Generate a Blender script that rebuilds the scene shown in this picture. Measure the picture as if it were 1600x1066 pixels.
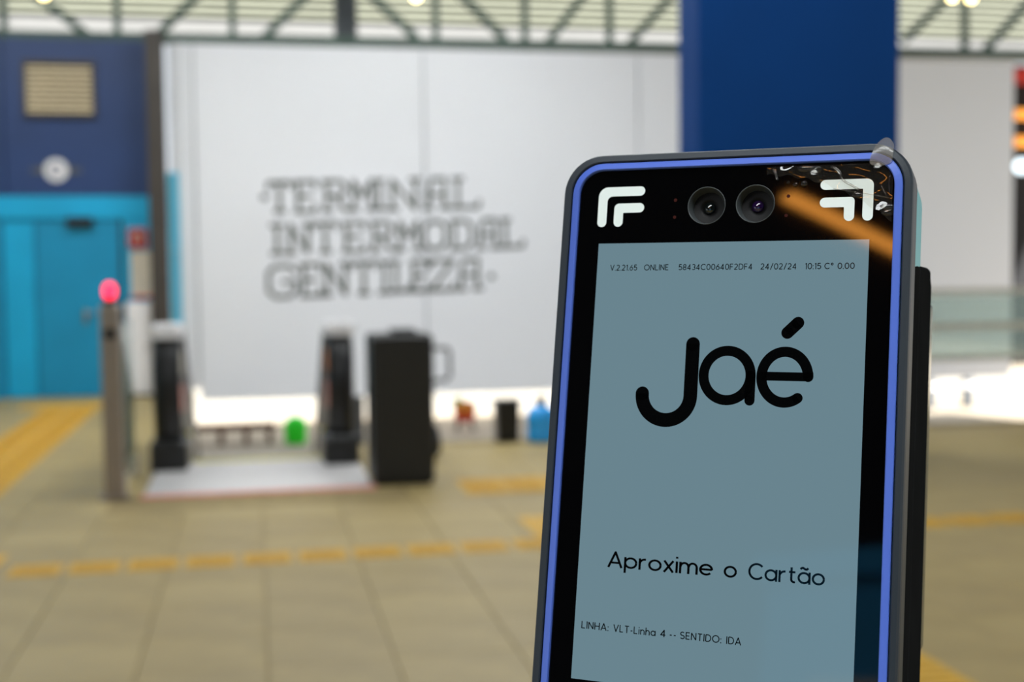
import bpy, bmesh, math, random
from mathutils import Vector, Matrix
random.seed(7)
scene = bpy.context.scene
for o in list(bpy.data.objects):
    bpy.data.objects.remove(o)
COL = scene.collection
R = math.radians

# ------------------------------------------------------------------ camera
YAW, PITCH, ROLL = R(11.3), R(-3.25), 0.011
fw = Vector((math.sin(YAW) * math.cos(PITCH), math.cos(YAW) * math.cos(PITCH), math.sin(PITCH)))
r0 = Vector((math.cos(YAW), -math.sin(YAW), 0))
u0 = r0.cross(fw)
rt = r0 * math.cos(ROLL) - u0 * math.sin(ROLL)
up = u0 * math.cos(ROLL) + r0 * math.sin(ROLL)
cam_data = bpy.data.cameras.new('camera')
cam_data.sensor_width = 22.3
cam_data.lens = 28.0
cam_data.clip_start = 0.02
cam_data.clip_end = 400
cam_data.dof.use_dof = True
cam_data.dof.focus_distance = 0.487
cam_data.dof.aperture_fstop = 5.4
cam = bpy.data.objects.new('camera', cam_data)
COL.objects.link(cam)
cm = Matrix((rt, up, -fw)).transposed().to_4x4()
cm.translation = (0, 0, 1.55)
cam.matrix_world = cm
scene.camera = cam

# ------------------------------------------------------------------ world, sun, hall and fill lights, exposure
world = bpy.data.worlds.new('sky')
scene.world = world
world.use_nodes = True
bg = world.node_tree.nodes['Background']
bg.inputs['Color'].default_value = (0.86, 0.93, 1.0, 1)
bg.inputs['Strength'].default_value = 0.8
sun_d = bpy.data.lights.new('sun', 'SUN')
sun_d.energy = 13.0
sun_d.angle = R(0.6)
sun_d.color = (1.0, 0.985, 0.95)
sun = bpy.data.objects.new('sun', sun_d)
COL.objects.link(sun)
sdir = Vector((-0.30, 0.78, -0.70))          # light travels towards the wall and down
sun.rotation_euler = sdir.to_track_quat('-Z', 'Y').to_euler()
sun.location = (8, -20, 20)


def area(name, loc, sx, sy, power, color=(0.94, 0.985, 1.0), rot=(0, 0, 0)):
    d = bpy.data.lights.new(name, 'AREA')
    d.shape = 'RECTANGLE'
    d.size, d.size_y, d.energy, d.color = sx, sy, power, color
    o = bpy.data.objects.new(name, d)
    o.location, o.rotation_euler = loc, rot
    COL.objects.link(o)
    return o


for x, e in ((-3.2, 225), (2.3, 255), (8.0, 20)):
    area('hall_area_light', (x, 12.7, 6.3), 3.6, 1.2, e)
for x, e in ((-4.0, 60), (2.2, 120), (7.0, 42)):
    area('hall_area_light', (x, 7.5, 6.3), 3.6, 1.0, e)
for x, e in ((-1.6, 175), (2.5, 200)):  # unseen fills over the viewer, put in to light the validator front
    area('hall_area_light', (x, -2.6, 6.3), 3.0, 1.2, e)
area('hall_area_light', (-5.2, -3.4, 6.3), 3.0, 1.0, 200)  # unseen fill, added to brighten the blue box mirrored in the screen

vs = scene.view_settings
vs.view_transform = 'Standard'
vs.look = 'None'
vs.exposure = 0.25
vs.gamma = 1.0
vs.use_curve_mapping = False


# ------------------------------------------------------------------ materials
def srgb(r, g, b):
    return tuple(((c / 255) / 12.92 if c / 255 <= 0.04045 else ((c / 255 + 0.055) / 1.055) ** 2.4) for c in (r, g, b)) + (1,)


def mat(name, col, rough=0.5, metal=0.0, var=0.0, scale=8.0, bump=0.0, bscale=60.0, emit=None, estr=0.0, spec=0.5, stretch=None):
    m = bpy.data.materials.new(name)
    m.use_nodes = True
    nt = m.node_tree
    b = nt.nodes['Principled BSDF']
    b.inputs['Base Color'].default_value = col
    b.inputs['Roughness'].default_value = rough
    b.inputs['Metallic'].default_value = metal
    b.inputs['Specular IOR Level'].default_value = spec
    if emit:
        b.inputs['Emission Color'].default_value = emit
        b.inputs['Emission Strength'].default_value = estr
    tc = nt.nodes.new('ShaderNodeTexCoord')
    src = tc.outputs['Object']
    if stretch:
        mp = nt.nodes.new('ShaderNodeMapping')
        mp.inputs['Scale'].default_value = stretch
        nt.links.new(src, mp.inputs['Vector'])
        src = mp.outputs['Vector']
    if var > 0:
        n = nt.nodes.new('ShaderNodeTexNoise')
        n.inputs['Scale'].default_value = scale
        n.inputs['Detail'].default_value = 5
        nt.links.new(src, n.inputs['Vector'])
        cr = nt.nodes.new('ShaderNodeValToRGB')
        cr.color_ramp.elements[0].position = 0.3
        cr.color_ramp.elements[1].position = 0.7
        cr.color_ramp.elements[0].color = tuple(max(0, c * (1 - var)) for c in col[:3]) + (1,)
        cr.color_ramp.elements[1].color = tuple(min(1, c * (1 + var)) for c in col[:3]) + (1,)
        nt.links.new(n.outputs['Fac'], cr.inputs['Fac'])
        nt.links.new(cr.outputs['Color'], b.inputs['Base Color'])
    if bump > 0:
        n2 = nt.nodes.new('ShaderNodeTexNoise')
        n2.inputs['Scale'].default_value = bscale
        nt.links.new(src, n2.inputs['Vector'])
        bp = nt.nodes.new('ShaderNodeBump')
        bp.inputs['Strength'].default_value = bump
        bp.inputs['Distance'].default_value = 0.01
        nt.links.new(n2.outputs['Fac'], bp.inputs['Height'])
        nt.links.new(bp.outputs['Normal'], b.inputs['Normal'])
    return m


def emis(name, col, strength):
    m = bpy.data.materials.new(name)
    m.use_nodes = True
    b = m.node_tree.nodes['Principled BSDF']
    b.inputs['Base Color'].default_value = col
    b.inputs['Emission Color'].default_value = col
    b.inputs['Emission Strength'].default_value = strength
    b.inputs['Roughness'].default_value = 0.4
    return m


def glass(name, tint, haze, haze_col, rough=0.03):
    """thin pane: mostly see-through, a little tinted body, a mirror coat by Fresnel"""
    m = bpy.data.materials.new(name)
    m.use_nodes = True
    nt = m.node_tree
    nt.nodes.clear()
    out = nt.nodes.new('ShaderNodeOutputMaterial')
    tr = nt.nodes.new('ShaderNodeBsdfTransparent')
    tr.inputs['Color'].default_value = tint
    df = nt.nodes.new('ShaderNodeBsdfDiffuse')
    df.inputs['Color'].default_value = haze_col
    gl = nt.nodes.new('ShaderNodeBsdfGlossy')
    gl.inputs['Roughness'].default_value = rough
    fr = nt.nodes.new('ShaderNodeFresnel')
    fr.inputs['IOR'].default_value = 1.45
    m1 = nt.nodes.new('ShaderNodeMixShader')
    m1.inputs[0].default_value = haze
    m2 = nt.nodes.new('ShaderNodeMixShader')
    nt.links.new(tr.outputs[0], m1.inputs[1])
    nt.links.new(df.outputs[0], m1.inputs[2])
    nt.links.new(fr.outputs[0], m2.inputs[0])
    nt.links.new(m1.outputs[0], m2.inputs[1])
    nt.links.new(gl.outputs[0], m2.inputs[2])
    nt.links.new(m2.outputs[0], out.inputs[0])
    return m


def ribbed(name, col, pitch, rough, depth):
    """painted sheet with fine level ribs"""
    m = mat(name, col, rough)
    nt = m.node_tree
    b = nt.nodes['Principled BSDF']
    tc = nt.nodes.new('ShaderNodeTexCoord')
    w = nt.nodes.new('ShaderNodeTexWave')
    w.bands_direction = 'Z'
    w.inputs['Scale'].default_value = 0.314 / pitch
    nt.links.new(tc.outputs['Object'], w.inputs['Vector'])
    bp = nt.nodes.new('ShaderNodeBump')
    bp.inputs['Strength'].default_value = 0.35
    bp.inputs['Distance'].default_value = depth
    nt.links.new(w.outputs['Fac'], bp.inputs['Height'])
    nt.links.new(bp.outputs['Normal'], b.inputs['Normal'])
    return m


M = {
    'tile': mat('stone_tile', srgb(159, 139, 88), 0.50, var=0.12, scale=3.0, bump=0.04),
    'tile_b': mat('stone_tile_pale', srgb(163, 143, 92), 0.52, var=0.12, scale=2.6, bump=0.04),
    'tile_c': mat('stone_tile_grey', srgb(156, 136, 86), 0.48, var=0.12, scale=3.4, bump=0.04),
    'grout': mat('grout', srgb(144, 126, 84), 0.85, var=0.2),
    'yellow': mat('tactile_yellow', srgb(206, 160, 46), 0.5, var=0.12, scale=9.0),
    'white_panel': ribbed('white_sheet', srgb(232, 233, 236), 0.05, 0.45, 0.004),
    'seam': mat('wall_backing', srgb(150, 154, 154), 0.7, var=0.05),
    'ink': mat('letter_paint', srgb(74, 78, 68), 0.7, var=0.1),
    'navy': mat('navy_panel', srgb(32, 58, 104), 0.5, var=0.08, scale=1.5),
    'column_blue': mat('column_blue', srgb(0, 58, 122), 0.75, var=0.05, scale=1.2, spec=0.15),
    'teal': mat('teal_paint', srgb(0, 164, 210), 0.5, var=0.07, scale=2.0),
    'teal_dark': mat('teal_door', srgb(0, 138, 180), 0.5, var=0.07, scale=2.0),
    'cyan': mat('cyan_trim', srgb(92, 196, 226), 0.5, var=0.05),
    'brown_black': mat('column_brown', srgb(62, 56, 50), 0.5, var=0.15, scale=3),
    'vent': mat('vent_metal', srgb(236, 216, 178), 0.5, var=0.06),
    'dark': mat('dark_gap', srgb(30, 30, 32), 0.8, var=0.1),
    'white': mat('white_paint', srgb(228, 226, 226), 0.5, var=0.04),
    'render_wall': mat('render_wall', srgb(166, 162, 154), 0.8, var=0.05, scale=0.8),
    'red': mat('red_sign', srgb(176, 52, 48), 0.5, var=0.1),
    'cream': mat('cream_notice', srgb(206, 198, 180), 0.6, var=0.06),
    'steel': mat('brushed_steel', srgb(150, 138, 126), 0.38, 0.55, var=0.12, scale=20, stretch=(6, 6, 0.6)),
    'plate': mat('landing_plate', srgb(212, 208, 206), 0.42, 0.25, var=0.06, scale=14),
    'pink': mat('red_edge', srgb(226, 150, 134), 0.6, var=0.1),
    'rubber': mat('black_rubber', srgb(16, 16, 17), 0.4, var=0.15, scale=20),
    'black': mat('black_plastic', srgb(21, 21, 20), 0.45, var=0.12, scale=6),
    'skirt': mat('skirt_steel', srgb(160, 154, 146), 0.4, 0.5, var=0.1),
    'lime': mat('safety_yellow', srgb(206, 196, 60), 0.5, var=0.08),
    'green': mat('green_plastic', srgb(40, 255, 40), 0.4, var=0.06),
    'blue_jug': mat('blue_jug', srgb(40, 168, 255), 0.25, var=0.08, scale=14),
    'orange': mat('orange_plastic', srgb(232, 134, 24), 0.5, var=0.1),
    'bag_red': mat('red_plastic', srgb(222, 50, 22), 0.5, var=0.1),
    'bag_green': mat('leaf_green', srgb(110, 176, 40), 0.5, var=0.15),
    'wood': mat('bench_wood', srgb(104, 62, 38), 0.6, var=0.25, scale=5, stretch=(0.6, 4, 4)),
    'lower': mat('lower_paving', srgb(182, 168, 148), 0.7, var=0.08, scale=0.6),
    'truss': mat('truss_green', srgb(70, 92, 80), 0.55, 0.0, var=0.12, scale=4),
    'post_grey': mat('post_grey', srgb(84, 88, 92), 0.55, 0.1, var=0.1, scale=3),
    'louver': mat('louver_cream', srgb(152, 154, 138), 0.6, var=0.06, scale=1.2),
    'louver_w': mat('fascia_white', srgb(120, 120, 118), 0.6, var=0.05, scale=1.2),
    'ceiling': mat('ceiling_dark', srgb(38, 38, 38), 0.85, var=0.1),
    'rearwall': mat('rear_wall_dark', srgb(24, 25, 26), 0.85, var=0.1),
    'rail': mat('rail_steel', srgb(196, 194, 180), 0.45, 0.2, var=0.08),
    'pane': glass('green_glass', (0.86, 0.94, 0.91, 1), 0.25, srgb(176, 204, 192)),
    'red_led': emis('red_led', (1.0, 0.015, 0.055, 1), 2.6),
    'warm_lamp': emis('warm_lamp', (1.0, 0.80, 0.36, 1), 8),
    'orange_tube': emis('orange_tube', (1.0, 0.38, 0.06, 1), 1.0),
    'orange_strip': emis('orange_strip', (1.0, 0.38, 0.06, 1), 13.0),
    'globe': emis('globe_lamp', (0.78, 0.92, 1.0, 1), 2.0),
    'reflector': mat('reflector_blue', srgb(60, 176, 240), 0.6, var=0.05),
    # validator
    'housing': mat('anodised_grey', srgb(35, 44, 53), 0.5, 0.1, bump=0.02, bscale=900),
    'violet': mat('violet_frame', srgb(84, 114, 212), 0.4, 0.0, var=0.03, scale=30),
    'glossy': mat('black_glass', srgb(3, 3, 4), 0.03, spec=0.42),
    'screen': mat('lcd_screen', srgb(8, 10, 11), 0.04, emit=srgb(108, 136, 147), estr=0.78, spec=0.42),
    'print_black': mat('screen_black', srgb(4, 5, 6), 0.06, spec=0.42),
    'icon': mat('icon_white', srgb(226, 236, 234), 0.3, emit=srgb(210, 226, 222), estr=0.08),  # faint glow put into the icons to keep them bright
    'bezel': mat('lens_bezel', srgb(64, 69, 71), 0.45, 0.1),
    'lens_black': mat('lens_black', srgb(5, 5, 6), 0.5, spec=0.2),
    'lens': mat('lens_glass', srgb(10, 16, 16), 0.03, spec=0.9),
    'lens_violet': mat('lens_glass_violet', srgb(30, 10, 52), 0.03, spec=0.9),
    'led_dot': mat('infrared_dot', srgb(60, 20, 14), 0.6, spec=0.1),
    'back_teal': mat('back_cover_teal', srgb(60, 178, 186), 0.35, var=0.04, scale=30),
    'mount': mat('mount_black', srgb(30, 31, 32), 0.6, var=0.1, scale=30, spec=0.0),
    'mount_gloss': mat('mount_plate', srgb(70, 84, 78), 0.2, 0.6),
    'film': glass('clear_film', (0.97, 0.96, 0.94, 1), 0.02, srgb(190, 180, 165), 0.05),
    'film_fold': glass('clear_film_fold', (0.85, 0.84, 0.82, 1), 0.28, srgb(178, 174, 168), 0.2),
}


# ------------------------------------------------------------------ mesh helpers
def link_mesh(name, verts, faces, m, parent=None, smooth=False):
    me = bpy.data.meshes.new(name)
    me.from_pydata([tuple(v) for v in verts], [], faces)
    me.validate()
    bm = bmesh.new()
    bm.from_mesh(me)
    bmesh.ops.recalc_face_normals(bm, faces=bm.faces)
    bm.to_mesh(me)
    bm.free()
    me.materials.append(M[m] if isinstance(m, str) else m)
    if smooth:
        for p in me.polygons:
            p.use_smooth = True
    o = bpy.data.objects.new(name, me)
    COL.objects.link(o)
    if parent is not None:
        o.parent = parent
    return o


class MB:
    """collects simple solids into one mesh"""
    def __init__(self):
        self.v, self.f = [], []

    def add(self, verts, faces):
        k = len(self.v)
        self.v += [Vector(a) for a in verts]
        self.f += [tuple(i + k for i in q) for q in faces]
        return self

    def box(self, a, b, c=0.0):
        """box a..b with a chamfer c on the four vertical edges and the top rim"""
        x0, y0, z0 = a
        x1, y1, z1 = b
        if c <= 0:
            vs_ = [(x, y, z) for z in (z0, z1) for x, y in ((x0, y0), (x1, y0), (x1, y1), (x0, y1))]
            return self.add(vs_, [(3, 2, 1, 0), (4, 5, 6, 7), (0, 1, 5, 4), (1, 2, 6, 5), (2, 3, 7, 6), (3, 0, 4, 7)])
        def ring(i, z):
            e = c
            return [(x0 + e + i, y0 + i, z), (x1 - e - i, y0 + i, z), (x1 - i, y0 + e + i, z), (x1 - i, y1 - e - i, z),
                    (x1 - e - i, y1 - i, z), (x0 + e + i, y1 - i, z), (x0 + i, y1 - e - i, z), (x0 + i, y0 + e + i, z)]
        return self.loft([ring(0, z0), ring(0, z1 - c), ring(c * 0.7, z1)])

    def loft(self, rings, cap0=True, cap1=True, closed=True):
        n = len(rings[0])
        vs_ = [p for r in rings for p in r]
        fs = []
        for k in range(len(rings) - 1):
            for i in range(n if closed else n - 1):
                j = (i + 1) % n
                fs.append((k * n + i, k * n + j, (k + 1) * n + j, (k + 1) * n + i))
        if cap0:
            fs.append(tuple(range(n - 1, -1, -1)))
        if cap1:
            fs.append(tuple((len(rings) - 1) * n + i for i in range(n)))
        return self.add(vs_, fs)

    def lathe(self, prof, c=(0, 0, 0), n=24, axis='Z'):
        rings = []
        for r, h in prof:
            ring = []
            for i in range(n):
                a = 2 * math.pi * i / n
                p = (r * math.cos(a), r * math.sin(a), h)
                if axis == 'Y':
                    p = (p[0], p[2], p[1])
                elif axis == 'X':
                    p = (p[2], p[0], p[1])
                ring.append((p[0] + c[0], p[1] + c[1], p[2] + c[2]))
            rings.append(ring)
        return self.loft(rings)

    def bar(self, p, q, w, h=None):
        """square bar from p to q"""
        p, q = Vector(p), Vector(q)
        h = h or w
        d = (q - p).normalized()
        s = d.cross(Vector((0, 0, 1)))
        if s.length < 1e-4:
            s = Vector((1, 0, 0))
        s.normalize()
        t = s.cross(d).normalized()
        rings = []
        for e in (p, q):
            rings.append([e + s * w / 2 * a + t * h / 2 * b for a, b in ((-1, -1), (1, -1), (1, 1), (-1, 1))])
        return self.loft(rings)

    def tube(self, pts, r, n=10):
        pts = [Vector(p) for p in pts]
        rings = []
        for i, p in enumerate(pts):
            d = (pts[min(i + 1, len(pts) - 1)] - pts[max(i - 1, 0)]).normalized()
            s = d.cross(Vector((0.03, 0.02, 1)))
            if s.length < 0.05:
                s = d.cross(Vector((1, 0, 0)))
            s.normalize()
            t = s.cross(d).normalized()
            rings.append([p + (s * math.cos(2 * math.pi * k / n) + t * math.sin(2 * math.pi * k / n)) * r for k in range(n)])
        return self.loft(rings)

    def build(self, name, m, parent=None, smooth=False):
        return link_mesh(name, self.v, self.f, m, parent, smooth)


def tag(o, label=None, cat=None, group=None, kind=None):
    if label:
        o['label'] = label
    if cat:
        o['category'] = cat
    if group:
        o['group'] = group
    if kind:
        o['kind'] = kind
    return o


def empty(name, loc, label=None, cat=None, group=None, kind=None):
    o = bpy.data.objects.new(name, None)
    o.location = loc
    COL.objects.link(o)
    return tag(o, label, cat, group, kind)


def bx(name, a, b, m, parent=None, c=0.0):
    return MB().box(a, b, c).build(name, m, parent)


def copy_to(o, loc, parent=None):
    c = o.copy()
    COL.objects.link(c)
    c.location = loc
    c.parent = parent
    return c


# ================================================================== SETTING
EDGE = 11.45                      # the upper floor stops here right of the door block; lower ground lies beyond
f = MB()
f.box((-12, -12, -0.30), (-0.80, 17.2, -0.010))
f.box((-0.80, -12, -0.30), (14, 9.10, -0.010))
f.box((0.82, 9.10, -0.30), (14, EDGE, -0.010))
f.box((-0.80, 9.10, -0.30), (0.82, 10.70, -0.010))
floor = tag(f.build('floor', 'grout'), 'beige stone tiled station floor', kind='structure')

# floor tiles, 0.5 m square, joints recessed
T = 0.5
tm = []
for k, mk in enumerate(('tile', 'tile_b', 'tile_c')):
    o = MB().box((0.002, 0.002, -0.012), (T - 0.002, T - 0.002, 0.0), 0.002).build('floor_tile', mk, floor)
    tm.append(o)


def tile_ok(x, y):
    if y + T > 17.2:
        return False
    if x + T <= -0.78:
        return True
    if -1.4 < x < 0.81 and y + T > 9.0:
        return False
    return y + T <= EDGE + 0.06


cells = []
ix = -24
while ix < 28:
    x = 0.02 + ix * T
    iy = -24
    while iy < 35:
        y = 0.06 + iy * T
        if x + T < 14 and x > -12 and tile_ok(x, y):
            v = Vector((x + T / 2, y + T / 2, 0)) - Vector((0, 0, 1.55))
            dz = v.dot(fw)
            seen = False
            if dz > 1:
                px, py = 800 + 2009 * v.dot(rt) / dz, 533 - 2009 * v.dot(up) / dz
                seen = -120 < px < 1720 and py < 1190
            cells.append((0 if seen else 1, dz if seen else abs(dz), x, y))
        iy += 1
    ix += 1
cells.sort()
rest = MB()
for i, (s, dz, x, y) in enumerate(cells):
    if i < 290 and s == 0:
        if i < 3:
            tm[i].location = (x, y, 0)
        else:
            copy_to(random.choice(tm), (x, y, 0), floor)
    else:
        rest.box((x + 0.004, y + 0.004, -0.012), (x + T - 0.004, y + T - 0.004, 0.0))
tag(rest.build('floor_tile_field', 'tile', floor), kind='stuff')
# narrow cut tiles beside the escalator pit
for (a, b) in (((-0.98, 9.06), (-0.80, 17.0)), ((0.83, 9.06), (1.02, 11.4))):
    y = a[1]
    while y < b[1] - 0.2:
        bx('cut_tile', (a[0], y + 0.004, -0.012), (b[0], min(y + T, b[1]) - 0.004, 0.0), 'tile_b', floor)
        y += T

lower = bx('ground_lower', (-30, 10.0, -1.9), (60, 90, -1.6), 'lower')
tag(lower, 'sunlit paving of the lower level beyond the floor edge', kind='structure')

lw = bx('wall_sun_band', (-30, 27.5, -1.6), (60, 27.7, 0.34), 'render_wall')  # added to catch the sun as the bright band under the white wall
tag(lw, 'added boundary wall on the lower level, sunlit as a bright band', kind='structure')
for k in range(30):
    bx('coping', (-30 + 3 * k + 0.005, 27.44, 0.34), (-27 + 3 * k - 0.005, 27.76, 0.42), 'render_wall', lw)

ceil = bx('ceiling', (-26, -12.4, 6.5), (13.5, 17.6, 6.7), 'ceiling')  # out of view; made wide and dark to block sun and blacken glass reflections
tag(ceil, 'unseen dark ceiling over the concourse', kind='structure')
rear = bx('wall_rear', (-26, -12.4, 0), (14, -12.0, 6.5), 'rearwall')  # out of view; put in to keep the validator glass reflecting black
tag(rear, 'unseen dark rear wall added behind the viewer', kind='structure')

# ------------------------------------------------------------------ long white wall with panels
wall = bx('wall_back', (-0.98, 16.80, 0.10), (10.66, 16.92, 4.36), 'seam')
tag(wall, 'long white sheet-metal wall carrying the terminal name', kind='structure')
xs = [-1.0, -0.70, 2.21, 5.11, 8.01, 10.70]
for a, b in zip(xs[:-1], xs[1:]):
    bx('panel', (a + 0.011, 16.74, 0.06 if a < -0.9 else -0.09), (b - 0.011, 16.80, 4.40), 'white_panel', wall)

# lettering, one mesh per character
SER = {
    'T': [[(0, .82), (0, 1), (1, 1), (1, .82)], [(.5, 0), (.5, 1)], [(.3, 0), (.7, 0)]],
    'E': [[(1, .2), (1, 0), (.14, 0), (.14, 1), (1, 1), (1, .82)], [(.14, .52), (.75, .52)], [(0, 0), (.14, 0)], [(0, 1), (.14, 1)]],
    'R': [[(.16, 0), (.16, 1)], [(0, 1), (.75, 1), (.95, .86), (.95, .64), (.75, .5), (.16, .5)], [(.5, .5), (.95, 0), (1.08, .02)], [(0, 0), (.36, 0)]],
    'M': [[(.12, 0), (.12, 1), (.5, .42), (.88, 1), (.88, 0)], [(-.04, 0), (.28, 0)], [(.72, 0), (1.04, 0)]],
    'I': [[(.5, 0), (.5, 1)], [(-.1, 0), (1.1, 0)], [(-.1, 1), (1.1, 1)]],
    'N': [[(.12, 0), (.12, 1), (.88, 0), (.88, 1)], [(-.04, 0), (.3, 0)], [(.72, 1), (1.04, 1)]],
    'A': [[(.14, 0), (.14, .7), (.32, 1), (.86, 1), (.86, 0)], [(.14, .46), (.86, .46)], [(-.04, 0), (.32, 0)], [(.7, 0), (1.06, 0)]],
    'L': [[(.2, 1), (.2, 0), (1, 0), (1.04, .2)], [(0, 1), (.4, 1)], [(0, 0), (.2, 0)]],
    'O': [[(.25, 0), (.75, 0), (1, .2), (1, .8), (.75, 1), (.25, 1), (0, .8), (0, .2), (.25, 0)]],
    'D': [[(0, 0), (.7, 0), (1, .22), (1, .78), (.7, 1), (0, 1)], [(.16, 0), (.16, 1)]],
    'G': [[(1, .8), (.75, 1), (.25, 1), (0, .8), (0, .2), (.25, 0), (.75, 0), (1, .2), (1, .48), (.55, .48)]],
    'Z': [[(0, .8), (0, 1), (1, 1), (0, 0), (1, 0), (1, .2)]],
}


def stroke2d(pts, w, n_cap=8, caps=True):
    """flat ribbon along pts with round caps and joints -> verts2d, faces"""
    V, F = [], []
    P = [Vector((a, b)) for a, b in pts]
    nrm = []
    for i in range(len(P) - 1):
        d = P[i + 1] - P[i]
        if d.length > 1e-9:
            d.normalize()
        nrm.append(Vector((-d.y, d.x)))
    smooth = all(nrm[i].dot(nrm[i + 1]) > 0.9 for i in range(len(nrm) - 1))
    if smooth:
        off = []
        for i in range(len(P)):
            nn = nrm[max(0, i - 1)] + nrm[min(len(nrm) - 1, i)]
            off.append(nn.normalized())
        for p, o in zip(P, off):
            V += [p + o * w / 2, p - o * w / 2]
        F += [(2 * i, 2 * i + 1, 2 * i + 3, 2 * i + 2) for i in range(len(P) - 1)]
        discs = [P[0], P[-1]] if caps != 'joint' else []
    else:
        for i in range(len(P) - 1):
            k = len(V)
            o = nrm[i] * w / 2
            V += [P[i] + o, P[i] - o, P[i + 1] - o, P[i + 1] + o]
            F.append((k, k + 1, k + 2, k + 3))
        discs = P if caps != 'joint' else P[1:-1]
    if caps:
        for c in discs:
            k = len(V)
            m_ = n_cap * 2
            V += [c + Vector((math.cos(2 * math.pi * j / m_), math.sin(2 * math.pi * j / m_))) * w / 2 for j in range(m_)]
            F.append(tuple(range(k, k + m_)))
    return V, F


def mark(name, strokes, m, parent, fn, caps=True, n_cap=8):
    """strokes: [(pts, width)]; fn maps 2D to 3D"""
    V, F = [], []
    for pts, w in strokes:
        v, fc = stroke2d(pts, w, n_cap, caps)
        k = len(V)
        V += [fn(a) for a in v]
        F += [tuple(i + k for i in q) for q in fc]
    me = bpy.data.meshes.new(name)
    me.from_pydata([tuple(v) for v in V], [], F)
    me.materials.append(M[m])
    o = bpy.data.objects.new(name, me)
    COL.objects.link(o)
    if parent is not None:
        o.parent = parent
    return o


LET = [('TERMINAL', [(.2, .48, 2.28, 2.69), (.54, .79, 2.28, 2.7), (.89, 1.19, 2.29, 2.71), (1.24, 1.55, 2.3, 2.72), (1.57, 1.66, 2.31, 2.72), (1.73, 2.13, 2.31, 2.73), (2.21, 2.51, 2.32, 2.74), (2.57, 2.91, 2.33, 2.75)]),
       ('INTERMODAL', [(.24, .36, 1.75, 2.15), (.43, .72, 1.75, 2.16), (.77, 1.05, 1.76, 2.17), (1.14, 1.41, 1.77, 2.17), (1.5, 1.77, 1.77, 2.18), (1.83, 2.14, 1.78, 2.19), (2.2, 2.47, 1.79, 2.19), (2.54, 2.82, 1.79, 2.2), (2.9, 3.17, 1.8, 2.21), (3.21, 3.5, 1.81, 2.21)]),
       ('GENTILEZA', [(.18, .53, 1.19, 1.63), (.59, .84, 1.2, 1.64), (.88, 1.19, 1.21, 1.65), (1.25, 1.54, 1.22, 1.66), (1.61, 1.73, 1.23, 1.66), (1.77, 1.98, 1.24, 1.67), (2.02, 2.22, 1.24, 1.67), (2.27, 2.57, 1.25, 1.68), (2.63, 2.93, 1.26, 1.69)])]
sign = empty('wall_lettering', (1.8, 16.735, 1.2), 'grey ornamental three-line lettering TERMINAL INTERMODAL GENTILEZA on the white wall', 'lettering')
SO = Vector((1.8, 16.735, 1.2))
for word, boxes in LET:
    for ch, (x0, x1, z0, z1) in zip(word, boxes):
        st = [([(x0 + a * (x1 - x0), z0 + .022 + b * (z1 - z0 - .044) + 0.03 * (a - .5) * (x1 - x0)) for a, b in s], 0.050) for s in SER[ch]]
        mark('letter', st, 'ink', sign, lambda p: Vector((p.x, 16.733, p.y)) - SO, n_cap=3)
for cx_, cz_ in ((0.150, 2.484), (3.075, 1.443)):
    mark('dot', [([(cx_ - .01, cz_), (cx_ + .01, cz_)], 0.075)], 'ink', sign, lambda p: Vector((p.x, 16.733, p.y)) - SO)

# ------------------------------------------------------------------ blue service block with teal door
blk = bx('wall_left', (-7.0, 16.85, 0), (-1.22, 19.0, 4.40), 'navy')
tag(blk, 'dark blue service block left of the white wall', kind='structure')
for a, b in ((-7.0, -4.8), (-4.78, -2.98), (-2.96, -1.22)):
    bx('upper_panel', (a, 16.80, 2.50), (b, 16.85, 4.43), 'navy', blk)
bx('teal_band', (-7.0, 16.76, 2.22), (-1.22, 16.85, 2.50), 'teal', blk)
bx('side_panel', (-1.60, 16.78, 0), (-1.22, 16.85, 2.22), 'teal', blk)
bx('far_panel', (-7.0, 16.78, 0), (-3.04, 16.85, 2.22), 'teal_dark', blk)
door = empty('door_1', (-2.3, 16.84, 0), kind='structure')
door['label'] = 'teal double door of the blue service block'
D0 = Vector((-2.3, 16.84, 0))


def rel(o, org):
    for v in o.data.vertices:
        v.co -= org
    return o


rel(bx('narrow_leaf', (-3.02, 16.80, 0.01), (-2.66, 16.84, 2.20), 'teal', door), D0)
lf = rel(bx('door_leaf', (-2.64, 16.79, 0.01), (-1.64, 16.84, 2.20), 'teal_dark', door), D0)
rel(bx('door_jamb', (-1.64, 16.77, 0), (-1.60, 16.84, 2.22), 'dark', door), D0)
rel(bx('door_closer', (-2.26, 16.70, 2.13), (-1.95, 16.79, 2.24), 'dark', door, 0.01), D0)
hd = MB().box((-2.09, 16.76, 0.92), (-2.05, 16.79, 1.10), 0.006)
hd.tube([(-2.07, 16.775, 1.05), (-2.07, 16.73, 1.05), (-1.95, 16.73, 1.05)], 0.011, 8)
rel(hd.build('door_handle', 'steel', lf), D0)

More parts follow.
